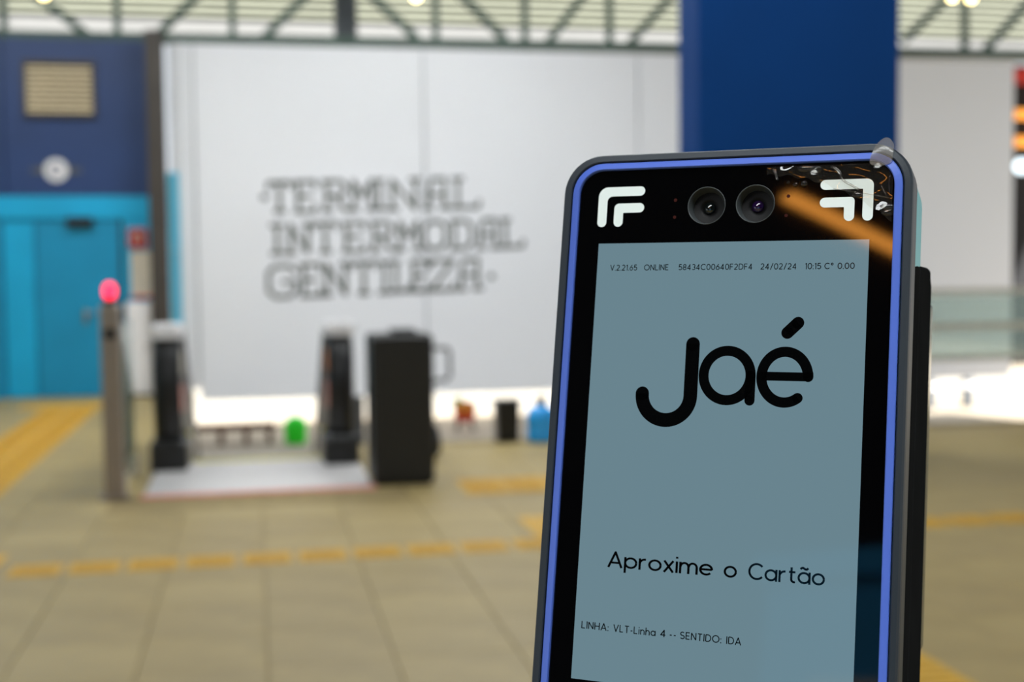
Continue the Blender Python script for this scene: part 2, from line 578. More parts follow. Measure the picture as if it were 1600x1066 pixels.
vent = empty('louvered_vent', (-2.3, 16.80, 3.5), 'beige louvered air vent high on the dark blue block', 'vent')
V0 = Vector((-2.3, 16.80, 3.5))
rel(bx('vent_back', (-2.70, 16.785, 3.49), (-1.90, 16.80, 4.14), 'dark', vent), V0)
fr = MB()
fr.box((-2.72, 16.74, 3.47), (-2.68, 16.80, 4.16)).box((-1.92, 16.74, 3.47), (-1.88, 16.80, 4.16))
fr.box((-2.68, 16.74, 3.47), (-1.92, 16.80, 3.51)).box((-2.68, 16.74, 4.12), (-1.92, 16.80, 4.16))
rel(fr.build('vent_frame', 'brown_black', vent), V0)
for k in range(9):
    z = 3.53 + k * 0.066
    s = MB().add([(-2.69, 16.735, z), (-1.91, 16.735, z), (-1.91, 16.750, z + 0.030), (-2.69, 16.750, z + 0.030),
                  (-2.69, 16.745, z - 0.004), (-1.91, 16.745, z - 0.004), (-1.91, 16.760, z + 0.026), (-2.69, 16.760, z + 0.026)],
                 [(0, 1, 2, 3), (7, 6, 5, 4), (0, 4, 5, 1), (3, 2, 6, 7), (0, 3, 7, 4), (1, 5, 6, 2)])
    rel(s.build('slat', 'vent', vent), V0)

em = empty('round_emblem', (-2.37, 16.79, 2.82), 'white round winged emblem on the dark blue block under the vent', 'emblem')
MB().lathe([(0.14, -0.012), (0.14, 0.005), (0.13, 0.010)], (0, 0, 0), 32, 'Y').build('disc', 'white', em)
mark('inner_mark', [([(0.055 * math.cos(R(a)), 0.055 * math.sin(R(a))) for a in range(30, 320, 15)], 0.03)], 'navy', em, lambda p: Vector((p.x, -0.013, p.y)))
for s in (-1, 1):
    w_ = MB().add([(s * .15, -0.008, .05), (s * .30, -0.008, .02), (s * .30, -0.008, -.02), (s * .15, -0.008, -.05),
                   (s * .15, 0.008, .05), (s * .30, 0.008, .02), (s * .30, 0.008, -.02), (s * .15, 0.008, -.05)],
                  [(0, 1, 2, 3), (7, 6, 5, 4), (0, 4, 5, 1), (1, 5, 6, 2), (2, 6, 7, 3), (3, 7, 4, 0)])
    w_.build('wing', 'post_grey', em)

col = empty('steel_column', (-1.14, 16.5, 0), 'dark brown steel column between the blue block and white wall', 'column')
i_ = MB()
i_.box((-0.105, -0.10, 0), (0.105, -0.085, 4.5)).box((-0.105, 0.085, 0), (0.105, 0.10, 4.5)).box((-0.09, -0.085, 0), (0.09, 0.085, 4.5))
i_.build('shaft', 'brown_black', col)
bx('base_plate', (-0.16, -0.15, 0), (0.16, 0.15, 0.03), 'brown_black', col)
ct = empty('corner_trim', (-0.96, 16.70, 0.86), 'light cyan vertical strip along the dark brown column', 'trim')
for k, (a, b) in enumerate(((0, 0.96), (0.965, 1.93))):
    bx('strip', (-0.075, -0.02, a), (0.06, 0.03, b), 'cyan', ct, 0.006)

fs = empty('fire_sign', (-1.42, 16.75, 1.85), 'small red sign above the cream notice beside the teal door', 'sign')
bx('board', (-0.115, -0.02, 0.0), (0.115, 0.025, 0.25), 'red', fs, 0.008)
mark('pictogram', [([(-.05, .06), (-.05, .16), (0, .2), (.05, .16), (.05, .06)], .022)], 'cream', fs, lambda p: Vector((p.x, -0.022, p.y)))
nb = empty('notice_board', (-1.38, 16.74, 1.23), 'cream notice board below the red sign on the teal panel', 'notice')
bx('board', (-0.13, -0.02, 0.02), (0.13, 0.03, 0.58), 'cream', nb, 0.008)
bx('lower_rim', (-0.14, -0.035, 0.0), (0.14, 0.035, 0.025), 'bag_red', nb)
cb = empty('service_cabinet', (-1.41, 16.62, 0), 'pale grey service cabinet on the floor under the cream notice', 'cabinet')
bx('body', (-0.15, -0.10, 0.04), (0.15, 0.15, 1.18), 'white', cb, 0.01)
d_ = bx('cabinet_door', (-0.13, -0.115, 0.10), (0.13, -0.10, 1.12), 'white', cb)
bx('latch', (0.08, -0.13, 0.58), (0.10, -0.115, 0.66), 'steel', d_)
bx('plinth', (-0.14, -0.08, 0), (0.14, 0.14, 0.04), 'dark', cb)

# ------------------------------------------------------------------ roof truss above the wall
tr = empty('roof_truss', (4.0, 17.15, 4.45), 'grey green steel lattice truss above the white wall', 'truss')
T0 = Vector((4.0, 17.15, 4.45))


def tbar(name, x0, z0, x1, z1, w, m='truss', dy=0.0):
    o = MB().bar((x0, 17.15 + dy, z0), (x1, 17.15 + dy, z1), w).build(name, m, tr)
    rel(o, T0)
    return o


tbar('bottom_chord', -4.5, 4.50, 14.5, 4.60, 0.13)
tbar('top_chord', -4.5, 6.42, 14.5, 6.42, 0.10)
for x in (-2.99, -1.63, -0.20, 2.44, 3.65, 4.83, 7.4, 10.15, 12.0):
    tbar('vertical_strut', x, 4.56, x, 6.40, 0.085)
for x1, z1, x0, z0 in ((-2.52, 4.96, -1.93, 4.5), (-.7, 5.01, -1.18, 4.53), (.67, 5.05, .19, 4.56), (1.67, 5.08, 2.19, 4.6), (2.86, 5.12, 3.39, 4.61),
                       (4.41, 5.16, 3.99, 4.62), (5.66, 5.2, 5.14, 4.63), (9.79, 5.28, 9.2, 4.74), (11.11, 5.27, 10.51, 4.66)):
    k = (6.35 - z0) / (z1 - z0)
    tbar('diagonal_strut', x0, z0, x0 + (x1 - x0) * k, 6.35, 0.10, dy=0.02)
tp = empty('canopy_post', (1.31, 18.0, -1.6), 'thick dark grey canopy post rising behind the white wall', 'post')
bx('shaft', (-0.15, -0.13, 0.02), (0.15, 0.13, 8.0), 'post_grey', tp)
bx('base_plate', (-0.25, -0.25, 0), (0.25, 0.25, 0.02), 'post_grey', tp)

# louvred canopy of the building opposite
lo = empty('louver_screen', (5.0, 22.0, 5.3), 'cream horizontal louver screen of the canopy beyond the truss', 'louvers')
bx('fascia', (-16, -0.05, 0.02), (18, 0.10, 0.36), 'louver_w', lo)
for k in range(13):
    z = 0.44 + 0.125 * k
    s = MB().add([(-16, -0.08, z), (18, -0.08, z), (18, 0.06, z + 0.10), (-16, 0.06, z + 0.10), (-16, -0.06, z - .015), (18, -0.06, z - .015), (18, 0.08, z + 0.085), (-16, 0.08, z + 0.085)],
                 [(0, 1, 2, 3), (7, 6, 5, 4), (0, 4, 5, 1), (3, 2, 6, 7), (0, 3, 7, 4), (1, 5, 6, 2)])
    s.build('slat', 'louver', lo)
bx('backing', (-16, 0.10, 0.0), (18, 0.14, 2.3), 'louver', lo)
for x in (-15.5, 17.5):
    bx('support_post', (x - .12, 0.14, -6.9), (x + .12, 0.38, 2.2), 'post_grey', lo)

# pendant lamps
for (x, z), lb in (((1.91, 4.68), 'round yellow hanging lamp above the wall lettering'), ((8.70, 4.88), 'yellow hanging lamp right of the blue column, left of a close pair'),
                   ((8.96, 4.87), 'yellow hanging lamp right of the blue column, right of a close pair'), ((-2.19, 4.58), 'yellow hanging lamp above the dark blue block')):
    lp = empty('hanging_lamp', (x, 15.0, z), lb, 'lamp', 'hanging hall lamps')
    MB().lathe([(0.02, 0.20), (0.05, 0.18), (0.09, 0.06), (0.10, 0.03), (0.08, 0.035), (0.03, 0.10)], n=20).build('lamp_shade', 'dark', lp, True)
    MB().lathe([(0.012, -0.03), (0.04, -0.018), (0.055, 0.015), (0.045, 0.05), (0.02, 0.09)], n=16).build('bulb', 'warm_lamp', lp, True)
    MB().tube([(0, 0, 0.19), (0, 0, 6.5 - z)], 0.008, 6).build('rod', 'dark', lp)

# ------------------------------------------------------------------ blue column (right) and dark shopfront at the far right
bc = empty('blue_column', (4.22, 9.6, 0), 'broad deep blue hall column standing behind the card validator', 'column')
bx('shaft', (-0.83, -0.10, 0.12), (0.85, 0.42, 6.5), 'column_blue', bc, 0.03)
bx('plinth', (-0.85, -0.12, 0), (0.87, 0.44, 0.12), 'teal', bc)

sf = empty('shopfront', (13.0, 17.6, 0), 'dark unlit shopfront at the far right beyond the white wall', 'shopfront')
bx('facade', (-2.0, 0, 0), (4.0, 0.3, 4.5), 'dark', sf)
bx('awning', (-2.0, -0.12, 4.22), (4.0, 0.0, 4.44), 'bag_red', sf)
bx('pier', (-2.05, -0.16, 0), (-1.88, 0.0, 4.22), 'dark', sf)
sp_ = bx('shop_slab', (10.75, 17.0, -0.12), (17.2, 18.0, 0.0), 'lower')
tag(sp_, 'concrete slab carrying the dark shopfront', 'slab', kind='structure')
for z, lb in ((3.73, 'upper orange tube lamp on the dark shopfront'), (3.33, 'lower orange tube lamp on the dark shopfront')):
    ol = empty('tube_lamp', (11.96, 17.26, z), lb, 'lamp', 'orange tube lamps on the shopfront')
    MB().lathe([(0.05, -1.0), (0.075, -0.97), (0.075, 0.97), (0.05, 1.0)], (0, 0, 0), 14, 'X').build('tube', 'orange_tube', ol, True)
    for x in (-1.0, 1.0):
        MB().lathe([(0.085, -0.03), (0.085, 0.03)], (x, 0, 0), 14, 'X').build('end_cap', 'dark', ol)
    bx('bracket', (-0.05, 0.05, -0.03), (0.05, 0.175, 0.03), 'dark', ol)
gl_ = empty('globe_lamp', (11.09, 17.16, 2.96), 'white globe lamp below the orange tubes at the far right', 'lamp')
MB().lathe([(0.015, -0.11), (0.07, -0.085), (0.105, -0.02), (0.10, 0.045), (0.06, 0.095), (0.03, 0.11)], n=20).build('globe', 'globe', gl_, True)
MB().tube([(0, 0, 0.10), (0, 0, 0.17), (0, 0.10, 0.19), (0, 0.27, 0.19)], 0.014, 8).build('arm', 'dark', gl_)

# glass guard rail along the floor edge, right
gr = empty('glass_guard_rail', (7.5, 11.40, 0), 'green glass guard rail with steel rails at the floor edge', 'railing')
for k in range(4):
    a = -2.6 + k * 1.42
    pn = bx('pane', (a + 0.02, -0.006, 0.62), (a + 1.38, 0.006, 1.24), 'pane', gr)
for z, h in ((1.25, 0.055), (0.90, 0.07), (0.60, 0.05)):
    bx('rail', (-2.65, -0.025, z), (3.1, 0.025, z + h), 'rail', gr)
for k in range(5):
    a = -2.6 + k * 1.42
    bx('post', (a - 0.035, -0.03, 0), (a + 0.035, 0.03, 1.25), 'post_grey', gr)

# ------------------------------------------------------------------ escalator going down
es = empty('escalator', (0, 10.0, 0), 'escalator descending between two black handrail ends, with pale landing plate', 'escalator')
E0 = Vector((0, 10.0, 0))
rel(bx('landing_plate', (-0.78, 9.16, -0.010), (0.80, 10.70, 0.006), 'plate', es), E0)
rel(bx('red_edge', (-0.80, 9.08, -0.010), (0.82, 9.155, 0.007), 'pink', es), E0)
rel(bx('comb_plate', (-0.50, 10.62, 0.006), (0.50, 10.72, 0.012), 'lime', es), E0)
SL = math.tan(R(30))


def drop(y):
    return 0.0 if y < 10.95 else -(y - 10.95) * SL


y, z = 10.72, 0.0
for k in range(9):
    rel(bx('step', (-0.50, y, z - 0.20), (0.50, y + 0.395, z - 0.01), 'skirt', es), E0)
    y += 0.40
    if k >= 0:
        z -= 0.23
    if z < -1.45:
        break
for s, xc in ((-1, -0.68), (1, 0.66)):
    hand = 'balustrade'
    b = empty(hand, (0, 0, 0))
    b.parent = es
    # inner skirt and solid black balustrade, running down with the steps
    prof = [(10.42, 0.0), (10.34, 0.12), (10.30, 0.45), (10.30, 0.80), (10.36, 0.95), (10.50, 1.01), (10.95, 1.01), (13.6, 1.01 + drop(13.6)), (13.6, drop(13.6) - 0.05), (11.1, 0.0)]
    w = 0.085
    m_ = MB().loft([[(xc - w, p, q) for p, q in prof], [(xc + w, p, q) for p, q in prof]])
    rel(m_.build('side_panel', 'black', b), E0)
    # handrail: loop around the end and away down the slope
    loop = [(10.36, 0.22), (10.29, 0.30), (10.25, 0.45), (10.24, 0.65), (10.26, 0.82), (10.33, 0.96), (10.44, 1.04), (10.58, 1.07), (10.8, 1.075), (10.98, 1.06), (12.4, 1.07 + drop(12.4)), (13.6, 1.07 + drop(13.6))]
    rings = []
    for i, (p, q) in enumerate(loop):
        p0, p1 = loop[max(i - 1, 0)], loop[min(i + 1, len(loop) - 1)]
        d = Vector((0, p1[0] - p0[0], p1[1] - p0[1])).normalized()
        nn = Vector((0, -d.z, d.y))
        c = Vector((xc, p, q))
        hw, hh = 0.105, 0.042
        rings.append([c + Vector((a * hw, 0, 0)) + nn * (e * hh) for a, e in ((-1, -.4), (-.8, .7), (-.3, 1), (.3, 1), (.8, .7), (1, -.4), (.7, -1), (-.7, -1))])
    rel(MB().loft(rings).build('handrail', 'rubber', b, True), E0)
    # base box the handrail disappears into
    bb = MB().box((xc - 0.14, 10.22, 0.0), (xc + 0.14, 10.75, 0.24), 0.03)
    rel(bb.build('inlet_box', 'black', b), E0)
    rel(bx('skirt_panel', (xc - s * 0.14 - 0.012, 10.45, 0.0), (xc - s * 0.14 + 0.012, 11.5, 0.20), 'skirt', b), E0)
    # yellow skirt line following the steps down
    xi = xc - s * 0.125
    yl = MB().bar((xi, 10.76, 0.22), (xi, 10.95, 0.20), 0.03, 0.05).bar((xi, 10.95, 0.20), (xi, 13.4, 0.20 + drop(13.4)), 0.03, 0.05)
    rel(yl.build('yellow_edge', 'lime', b), E0)
    # pictogram stickers on the inner face
    xf = xc - s * (w + 0.004)
    rel(bx('yellow_sticker', (min(xf, xf - s * .003), 10.52, 0.72), (max(xf, xf - s * .003), 10.86, 0.90), 'cream' if s < 0 else 'orange', b), E0)
    rel(bx('red_sticker', (min(xf, xf - s * .003), 10.52, 0.42), (max(xf, xf - s * .003), 10.86, 0.64), 'pink', b), E0)
    rel(bx('highlight_block', (xc - 0.115, 10.27, 1.03), (xc + 0.115, 10.62, 1.14), 'white', b, 0.03), E0)  # white block standing in for the highlight on the handrail top
# pit behind the landing, closed at the sides
pit = MB()
pit.box((-0.84, 10.72, -1.6), (-0.80, 14.4, -0.02)).box((0.82, 10.72, -1.6), (0.86, EDGE, -0.02))
tag(pit.build('escalator_pit', 'lower'), 'concrete side walls of the escalator pit', kind='structure')

# ------------------------------------------------------------------ barrier post with the red light, glass screen
bp_ = empty('signal_post', (-0.965, 9.12, 0), 'brushed steel post with glowing red light at the escalator entrance', 'post')
MB().box((-0.065, -0.06, 0.02), (0.065, 0.06, 1.33), 0.015).build('post_body', 'steel', bp_)
bx('foot_plate', (-0.10, -0.09, 0), (0.10, 0.09, 0.02), 'steel', bp_)
bx('card_slot', (-0.04, -0.066, 1.10), (0.04, -0.06, 1.17), 'rubber', bp_)
MB().lathe([(0.05, 1.325), (0.05, 1.36), (0.042, 1.37)], n=20).build('lamp_collar', 'dark', bp_)
MB().lathe([(0.022, 1.368), (0.038, 1.39), (0.044, 1.42), (0.040, 1.45), (0.026, 1.472), (0.008, 1.48)], n=20).build('red_lamp', 'red_led', bp_, True)
gs = empty('glass_screen', (-0.94, 9.75, 0), 'upright green glass screen between the steel post and escalator', 'screen')
bx('pane', (-0.008, -0.52, 0.10), (0.008, 0.52, 1.18), 'pane', gs)
for yv in (-0.40, 0.40):
    bx('clamp', (-0.03, yv - 0.05, 0), (0.03, yv + 0.05, 0.14), 'rail', gs)

# ------------------------------------------------------------------ black totem
tt = empty('black_totem', (1.03, 9.40, 0), 'tall black cabinet totem standing right of the escalator', 'totem')
MB().box((-0.22, -0.27, 0.03), (0.22, 0.28, 1.08), 0.02).build('cabinet_body', 'black', tt)
bx('front_door', (-0.19, -0.282, 0.08), (0.19, -0.27, 1.03), 'black', tt)
bx('plinth', (-0.20, -0.24, 0), (0.20, 0.25, 0.03), 'rubber', tt)
MB().box((-0.06, -0.12, 1.08), (0.12, 0.15, 1.115), 0.015).build('top_reader', 'rubber', tt)
MB().tube([(0.22, 0.0, 0.97), (0.36, 0.0, 0.96), (0.375, 0.0, 0.94), (0.375, 0.0, 0.75), (0.36, 0.0, 0.73), (0.22, 0.0, 0.72)], 0.016, 8).build('side_handle', 'post_grey', tt)
bgk = empty('black_bag', (1.40, 10.55, 0), 'black bag on the floor behind the totem', 'bag')
MB().lathe([(0.05, 0.0), (0.09, 0.02), (0.10, 0.12), (0.08, 0.22), (0.04, 0.28), (0.03, 0.30)], n=18).build('sack', 'rubber', bgk, True)
MB().tube([(-0.03, 0, 0.29), (-0.02, 0, 0.36), (0.02, 0, 0.36), (0.03, 0, 0.29)], 0.01, 6).build('strap', 'black', bgk)

# ------------------------------------------------------------------ things at the floor edge
jg = empty('water_jug', (2.48, 11.13, 0), 'blue plastic water jug on the floor edge beside the validator', 'jug')
MB().lathe([(0.105, 0.0), (0.128, 0.012), (0.132, 0.10), (0.124, 0.112), (0.124, 0.128), (0.132, 0.14), (0.132, 0.24), (0.115, 0.29), (0.06, 0.325), (0.05, 0.33)], n=28).build('jug_body', 'blue_jug', jg, True)
MB().lathe([(0.045, 0.325), (0.045, 0.40), (0.038, 0.405)], n=18).build('jug_cap', 'rubber', jg)
bn = empty('black_bin', (2.20, 11.30, 0), 'small black bin on the floor edge left of the blue jug', 'bin')
MB().loft([[(-.095, -.09, 0), (.095, -.09, 0), (.095, .09, 0), (-.095, .09, 0)], [(-.105, -.1, .36), (.105, -.1, .36), (.105, .1, .36), (-.105, .1, .36)]]).build('bin_body', 'rubber', bn)
bx('bin_rim', (-0.112, -0.107, 0.34), (0.112, 0.107, 0.37), 'black', bn)

# on the lower ground
gb = empty('green_bin', (0.68, 23.6, -1.6), 'bright green rounded bin on the lower ground beyond the escalator', 'bin')
MB().lathe([(0.17, 0.0), (0.19, 0.02), (0.21, 0.30), (0.21, 0.33)], n=22).build('bin_body', 'green', gb, True)
MB().lathe([(0.22, 0.33), (0.21, 0.37), (0.16, 0.45), (0.08, 0.50), (0.02, 0.51)], n=22).build('bin_lid', 'green', gb, True)
st_ = empty('produce_stand', (3.98, 24.7, -1.6), 'small orange and red stand with green top on dark legs', 'stand')
MB().lathe([(0.15, 0.17), (0.20, 0.20), (0.21, 0.30), (0.20, 0.33)], n=20).build('red_tub', 'bag_red', st_, True)
MB().lathe([(0.20, 0.33), (0.23, 0.38), (0.21, 0.50), (0.12, 0.56), (0.03, 0.57)], n=20).build('orange_top', 'orange', st_, True)
MB().lathe([(0.05, 0.50), (0.11, 0.54), (0.09, 0.62), (0.02, 0.64)], (-0.14, 0, 0), 14).build('green_top', 'bag_green', st_, True)
for a in (-1, 1):
    for b in (-1, 1):
        MB().bar((a * .17, b * .12, 0), (a * .12, b * .10, 0.19), 0.035).build('leg', 'dark', st_)
bn2 = empty('wooden_bench', (-0.40, 23.9, -1.6), 'long brown wooden bench on the lower ground', 'bench')
for k in range(3):
    bx('seat_slat', (-0.85, -0.20 + k * 0.14, 0.26), (0.72, -0.08 + k * 0.14, 0.36), 'wood', bn2)
for x in (-0.75, -0.25, 0.2, 0.62):
    bx('leg', (x - .05, -0.18, 0), (x + .05, 0.18, 0.26), 'wood', bn2)
for i, (x, y, lb) in enumerate(((14.4, 25.6, 'grey bollard on the sunlit lower ground, left of two'), (15.3, 25.6, 'grey bollard on the sunlit lower ground, right of two'))):
    bo = empty('bollard', (x, y, -1.6), lb, 'bollard', 'bollards beyond the guard rail')
    MB().lathe([(0.16, 0), (0.14, 0.05), (0.12, 0.60), (0.09, 0.68), (0.03, 0.71)], n=16).build('shaft', 'post_grey', bo, True)
    MB().lathe([(0.135, 0.42), (0.14, 0.44), (0.135, 0.52), (0.125, 0.53)], n=16).build('band', 'white', bo)

# ------------------------------------------------------------------ yellow tactile paving
tb = MB().box((0, 0, 0.0), (0.30, 0.30, 0.004))
for k in range(4):
    tb.box((0.025, 0.030 + k * 0.07, 0.004), (0.275, 0.060 + k * 0.07, 0.008))
guide = tb.build('tactile_tile', 'yellow')
ta = MB().box((0, 0, 0.0), (0.30, 0.30, 0.004))
for a in range(5):
    for b in range(5):
        cx_, cy_ = 0.03 + a * 0.06, 0.03 + b * 0.06
        ta.lathe([(0.014, 0.004), (0.010, 0.008)], (cx_, cy_, 0), 6)
alert = ta.build('tactile_tile', 'yellow')
used = {'g': False, 'a': False}


def tiles(parent, kind, spots, rot=0.0):
    proto = guide if kind == 'g' else alert
    for (x, y) in spots:
        if not used[kind]:
            o = proto
            used[kind] = True
            o.parent = parent
        else:
            o = proto.copy()
            COL.objects.link(o)
            o.parent = parent
        o.location = (x, y, 0.0005)
        o.rotation_euler = (0, 0, rot)
        o.scale = (1, 1, 1)


def strip(label):
    return empty('tactile_path', (0, 0, 0), label, 'tactile paving')


p1 = strip('dashed row of yellow tactile tiles crossing the floor in front')
tiles(p1, 'g', [(-1.28 + 0.297 * k, 6.86) for k in range(21)])
for o in list(p1.children):
    o.scale = (0.86, 0.86, 1)
p2 = strip('double yellow tactile strip along the floor in front of the teal door')
tiles(p2, 'g', [(-2.38 + 0.302 * a, 9.0 + 0.302 * k) for a in range(2) for k in range(21)], 0)
p2b = strip('short yellow tactile strip at the foot of the teal door')
tiles(p2b, 'a', [(-2.68 + 0.302 * k, 15.36 + 0.302 * a) for k in range(4) for a in range(2)])
p3 = strip('yellow tactile strip right of the black totem, partly behind the validator')
tiles(p3, 'g', [(1.41 + 0.302 * k, 8.64 + 0.302 * a) for k in range(8) for a in range(2)])
p4 = strip('yellow tactile corner square at the end of the dashed row beside the validator')
tiles(p4, 'a', [(1.57 + 0.302 * k, 7.15 + 0.302 * a) for k in range(2) for a in range(2)])
p5 = strip('yellow tactile corner square at the floor by the left picture edge')
tiles(p5, 'a', [(-1.96 + 0.302 * k, 7.12 + 0.302 * a) for k in range(2) for a in range(1)])
p6 = strip('yellow tactile strip running towards the viewer right of the validator')
tiles(p6, 'g', [(2.27, 2.6 + 0.302 * k) for k in range(7)])
# the double strip by the door overlaps the short one: keep the door end clear
for o in list(p2.children):
    if o.location.y > 15.05:
        bpy.data.objects.remove(o)

# ------------------------------------------------------------------ behind the viewer: what the glossy validator mirrors
ok_ = empty('strip_light', (-7.03, -8.4, 6.43), 'long orange strip light on the dark ceiling behind the viewer', 'lamp')
bx('diffuser', (-0.075, -2.6, -0.05), (0.075, 2.1, 0.0), 'orange_strip', ok_)
bx('housing', (-0.13, -2.65, 0.0), (0.13, 2.15, 0.05), 'dark', ok_)
kk = empty('blue_reflector', (-5.2, -7.0, 0), 'blue kiosk added behind the viewer under the dark ceiling', 'reflector')  # added stand-in for an unknown blue thing mirrored in the screen
bx('body', (-2.4, -2.0, 0), (2.4, 0, 3.2), 'reflector', kk)
bx('top_slab', (-2.5, -2.1, 3.2), (2.5, 0.1, 3.4), 'reflector', kk)
bx('reflector_panel', (-1.8, 0.0, 1.0), (1.8, 0.05, 2.4), 'white', kk)

# ================================================================== CARD VALIDATOR
U = Vector((0.82370738, -0.56701113, -0.00212775)).normalized()
N = Vector((-0.55480022, -0.80673173, 0.20342232)).normalized()
VV = N.cross(U).normalized()
U = VV.cross(N).normalized()
PC = Vector((0.17339163, 0.46688599, 1.4740722))
dev = empty('card_validator', (0, 0, 0), 'dark grey transit card validator with violet frame and lit screen', 'validator')
dmx = Matrix((U, VV, N)).transposed().to_4x4()
dmx.translation = PC
dev.matrix_world = dmx
mm = 0.001


def rrect(x0, x1, y0, y1, r, w, n=10):
    pts = []
    for cx_, cy_, a0 in ((x1 - r, y1 - r, 0), (x0 + r, y1 - r, 90), (x0 + r, y0 + r, 180), (x1 - r, y0 + r, 270)):
        for k in range(n + 1):
            a = R(a0 + 90 * k / n)
            pts.append(((cx_ + r * math.cos(a)) * mm, (cy_ + r * math.sin(a)) * mm, w * mm))
    return pts


BOT = -190.0
# housing: lip beside the violet frame, front face, lit ridge, chamfer, side wall
hs = MB()
hs.loft([rrect(-66.9, 66.1, BOT + 4, 121.2, 13.0, -1.0), rrect(-66.9, 66.1, BOT + 4, 121.2, 13.0, 0.9), rrect(-67.3, 66.5, BOT + 3.6, 121.6, 13.3, 1.3),
         rrect(-69.9, 68.4, BOT + 1, 123.9, 15.2, 0.9), rrect(-70.5, 69.2, BOT + .4, 124.5, 15.8, -0.2), rrect(-70.7, 69.5, BOT, 124.7, 16.0, -2.0),
         rrect(-70.7, 69.5, BOT, 124.7, 16.0, -13.0), rrect(-69.7, 68.5, BOT + 1, 123.7, 15.0, -14.0)], cap0=False, cap1=True)
hs.build('housing', 'housing', dev, False)
vf = MB()
vf.loft([rrect(-66.5, 65.7, BOT + 4.4, 120.9, 12.7, -1.0), rrect(-66.5, 65.7, BOT + 4.4, 120.9, 12.7, 0.5), rrect(-66.2, 65.4, BOT + 4.7, 120.6, 12.4, 0.8),
         rrect(-63.8, 63.0, BOT + 7, 118.2, 10.3, 1.7), rrect(-63.5, 62.7, BOT + 7.4, 117.9, 10.0, 1.4), rrect(-63.4, 62.6, BOT + 7.5, 117.8, 9.9, -0.6)], cap0=False, cap1=False)
vf.build('violet_frame', 'violet', dev)

# black glass with two real openings for the cameras
LENS = ((-9.6, 102.05), (9.95, 102.25))
bm = bmesh.new()
edges = []


def loop(pts):
    vsx = [bm.verts.new(p) for p in pts]
    return [bm.edges.new((vsx[i], vsx[(i + 1) % len(vsx)])) for i in range(len(vsx))]


edges += loop(rrect(-63.5, 62.7, BOT + 7.4, 117.9, 10.0, 0.0))
for c in LENS:
    edges += loop([((c[0] + 7.5 * math.cos(2 * math.pi * k / 48)) * mm, (c[1] + 7.5 * math.sin(2 * math.pi * k / 48)) * mm, 0) for k in range(48)])
bmesh.ops.triangle_fill(bm, use_beauty=True, use_dissolve=False, edges=edges)
for fc in bm.faces:
    if fc.normal.z < 0:
        fc.normal_flip()
gm = bpy.data.meshes.new('front_glass')
bm.to_mesh(gm)
bm.free()
gm.materials.append(M['glossy'])
go = bpy.data.objects.new('front_glass', gm)
COL.objects.link(go)
go.parent = dev

for i, c in enumerate(LENS):
    L = empty('camera_eye', (c[0] * mm, c[1] * mm, 0))
    L.parent = dev
    MB().loft([[(r * mm * math.cos(2 * math.pi * k / 48), r * mm * math.sin(2 * math.pi * k / 48), w * mm) for k in range(48)]
               for r, w in ((7.72, 0.0), (7.70, 0.10), (7.45, 0.10), (7.3, -0.4), (6.35, -4.2))], cap0=False, cap1=False).build('lens_bezel', 'bezel', L, True)
    MB().loft([[(r * mm * math.cos(2 * math.pi * k / 40), r * mm * math.sin(2 * math.pi * k / 40), w * mm) for k in range(40)]
               for r, w in ((6.5, -4.2), (4.0, -4.6), (2.6, -4.9), (2.5, -5.2))], cap0=False).build('lens_seat', 'lens_black', L, True)
    MB().loft([[(r * mm * math.cos(2 * math.pi * k / 32), r * mm * math.sin(2 * math.pi * k / 32), w * mm) for k in range(32)]
               for r, w in ((2.45, -5.2), (2.35, -4.6), (1.9, -4.1), (1.2, -3.75), (0.5, -3.6), (0.05, -3.58))], cap0=False).build('lens', 'lens' if i == 0 else 'lens_violet', L, True)


def dmark(name, strokes, m, parent, w, n_cap=10):
    return mark(name, strokes, m, parent, lambda p: Vector((p.x * mm, p.y * mm, w * mm)), n_cap=n_cap)


def l_icon(x0, x1, y1, y0, w, ro, ri):
    """one flat outline: level bar from x0 to x1 at y1, then a drop to y0, round ends"""
    h, sg, P = w / 2, (1 if x1 > x0 else -1), []
    for k in range(13):                                   # end of the level bar
        a = R(270 - 180 * k / 12)
        P.append((x0 + sg * h * math.cos(a), y1 + h * math.sin(a)))
    for k in range(9):                                    # outer corner
        a = R(90 - 90 * k / 8)
        P.append((x1 + sg * (h - ro + ro * math.cos(a)), y1 + h - ro + ro * math.sin(a)))
    for k in range(13):                                   # end of the drop
        a = R(-180 * k / 12)
        P.append((x1 + sg * h * math.cos(a), y0 + h * math.sin(a)))
    for k in range(9):                                    # inner corner
        a = R(90 * k / 8)
        P.append((x1 - sg * (h + ri - ri * math.cos(a)), y1 - h - ri + ri * math.sin(a)))
    me = bpy.data.meshes.new('corner_icon')
    me.from_pydata([(a * mm, b * mm, 0.06 * mm) for a, b in P], [], [tuple(range(len(P)))])
    me.materials.append(M['icon'])
    o = bpy.data.objects.new('corner_icon', me)
    COL.objects.link(o)
    o.parent = go


l_icon(-37.4, -53.3, 108.9, 96.1, 3.9, 4.0, 2.2)
l_icon(-37.4, -46.25, 101.9, 96.1, 3.9, 2.0, 0.3)
l_icon(36.9, 53.0, 108.9, 96.4, 3.9, 2.6, 0.3)
l_icon(36.9, 46.1, 101.9, 96.4, 3.9, 1.6, 0.3)
for x, y in ((-22.5, 104.6), (-22.5, 97.6), (22.8, 104.9), (22.2, 97.2)):
    MB().lathe([(0.7 * mm, 0.0), (0.65 * mm, 0.05 * mm)], (x * mm, y * mm, 0), 12).build('infrared_dot', 'led_dot', go)

# screen
scr = MB().add([(x * mm, y * mm, 0.04 * mm) for x, y in ((-54, -87.2), (54, -87.2), (54, 87.2), (-54, 87.2))], [(0, 1, 2, 3)]).build('screen', 'screen', dev)


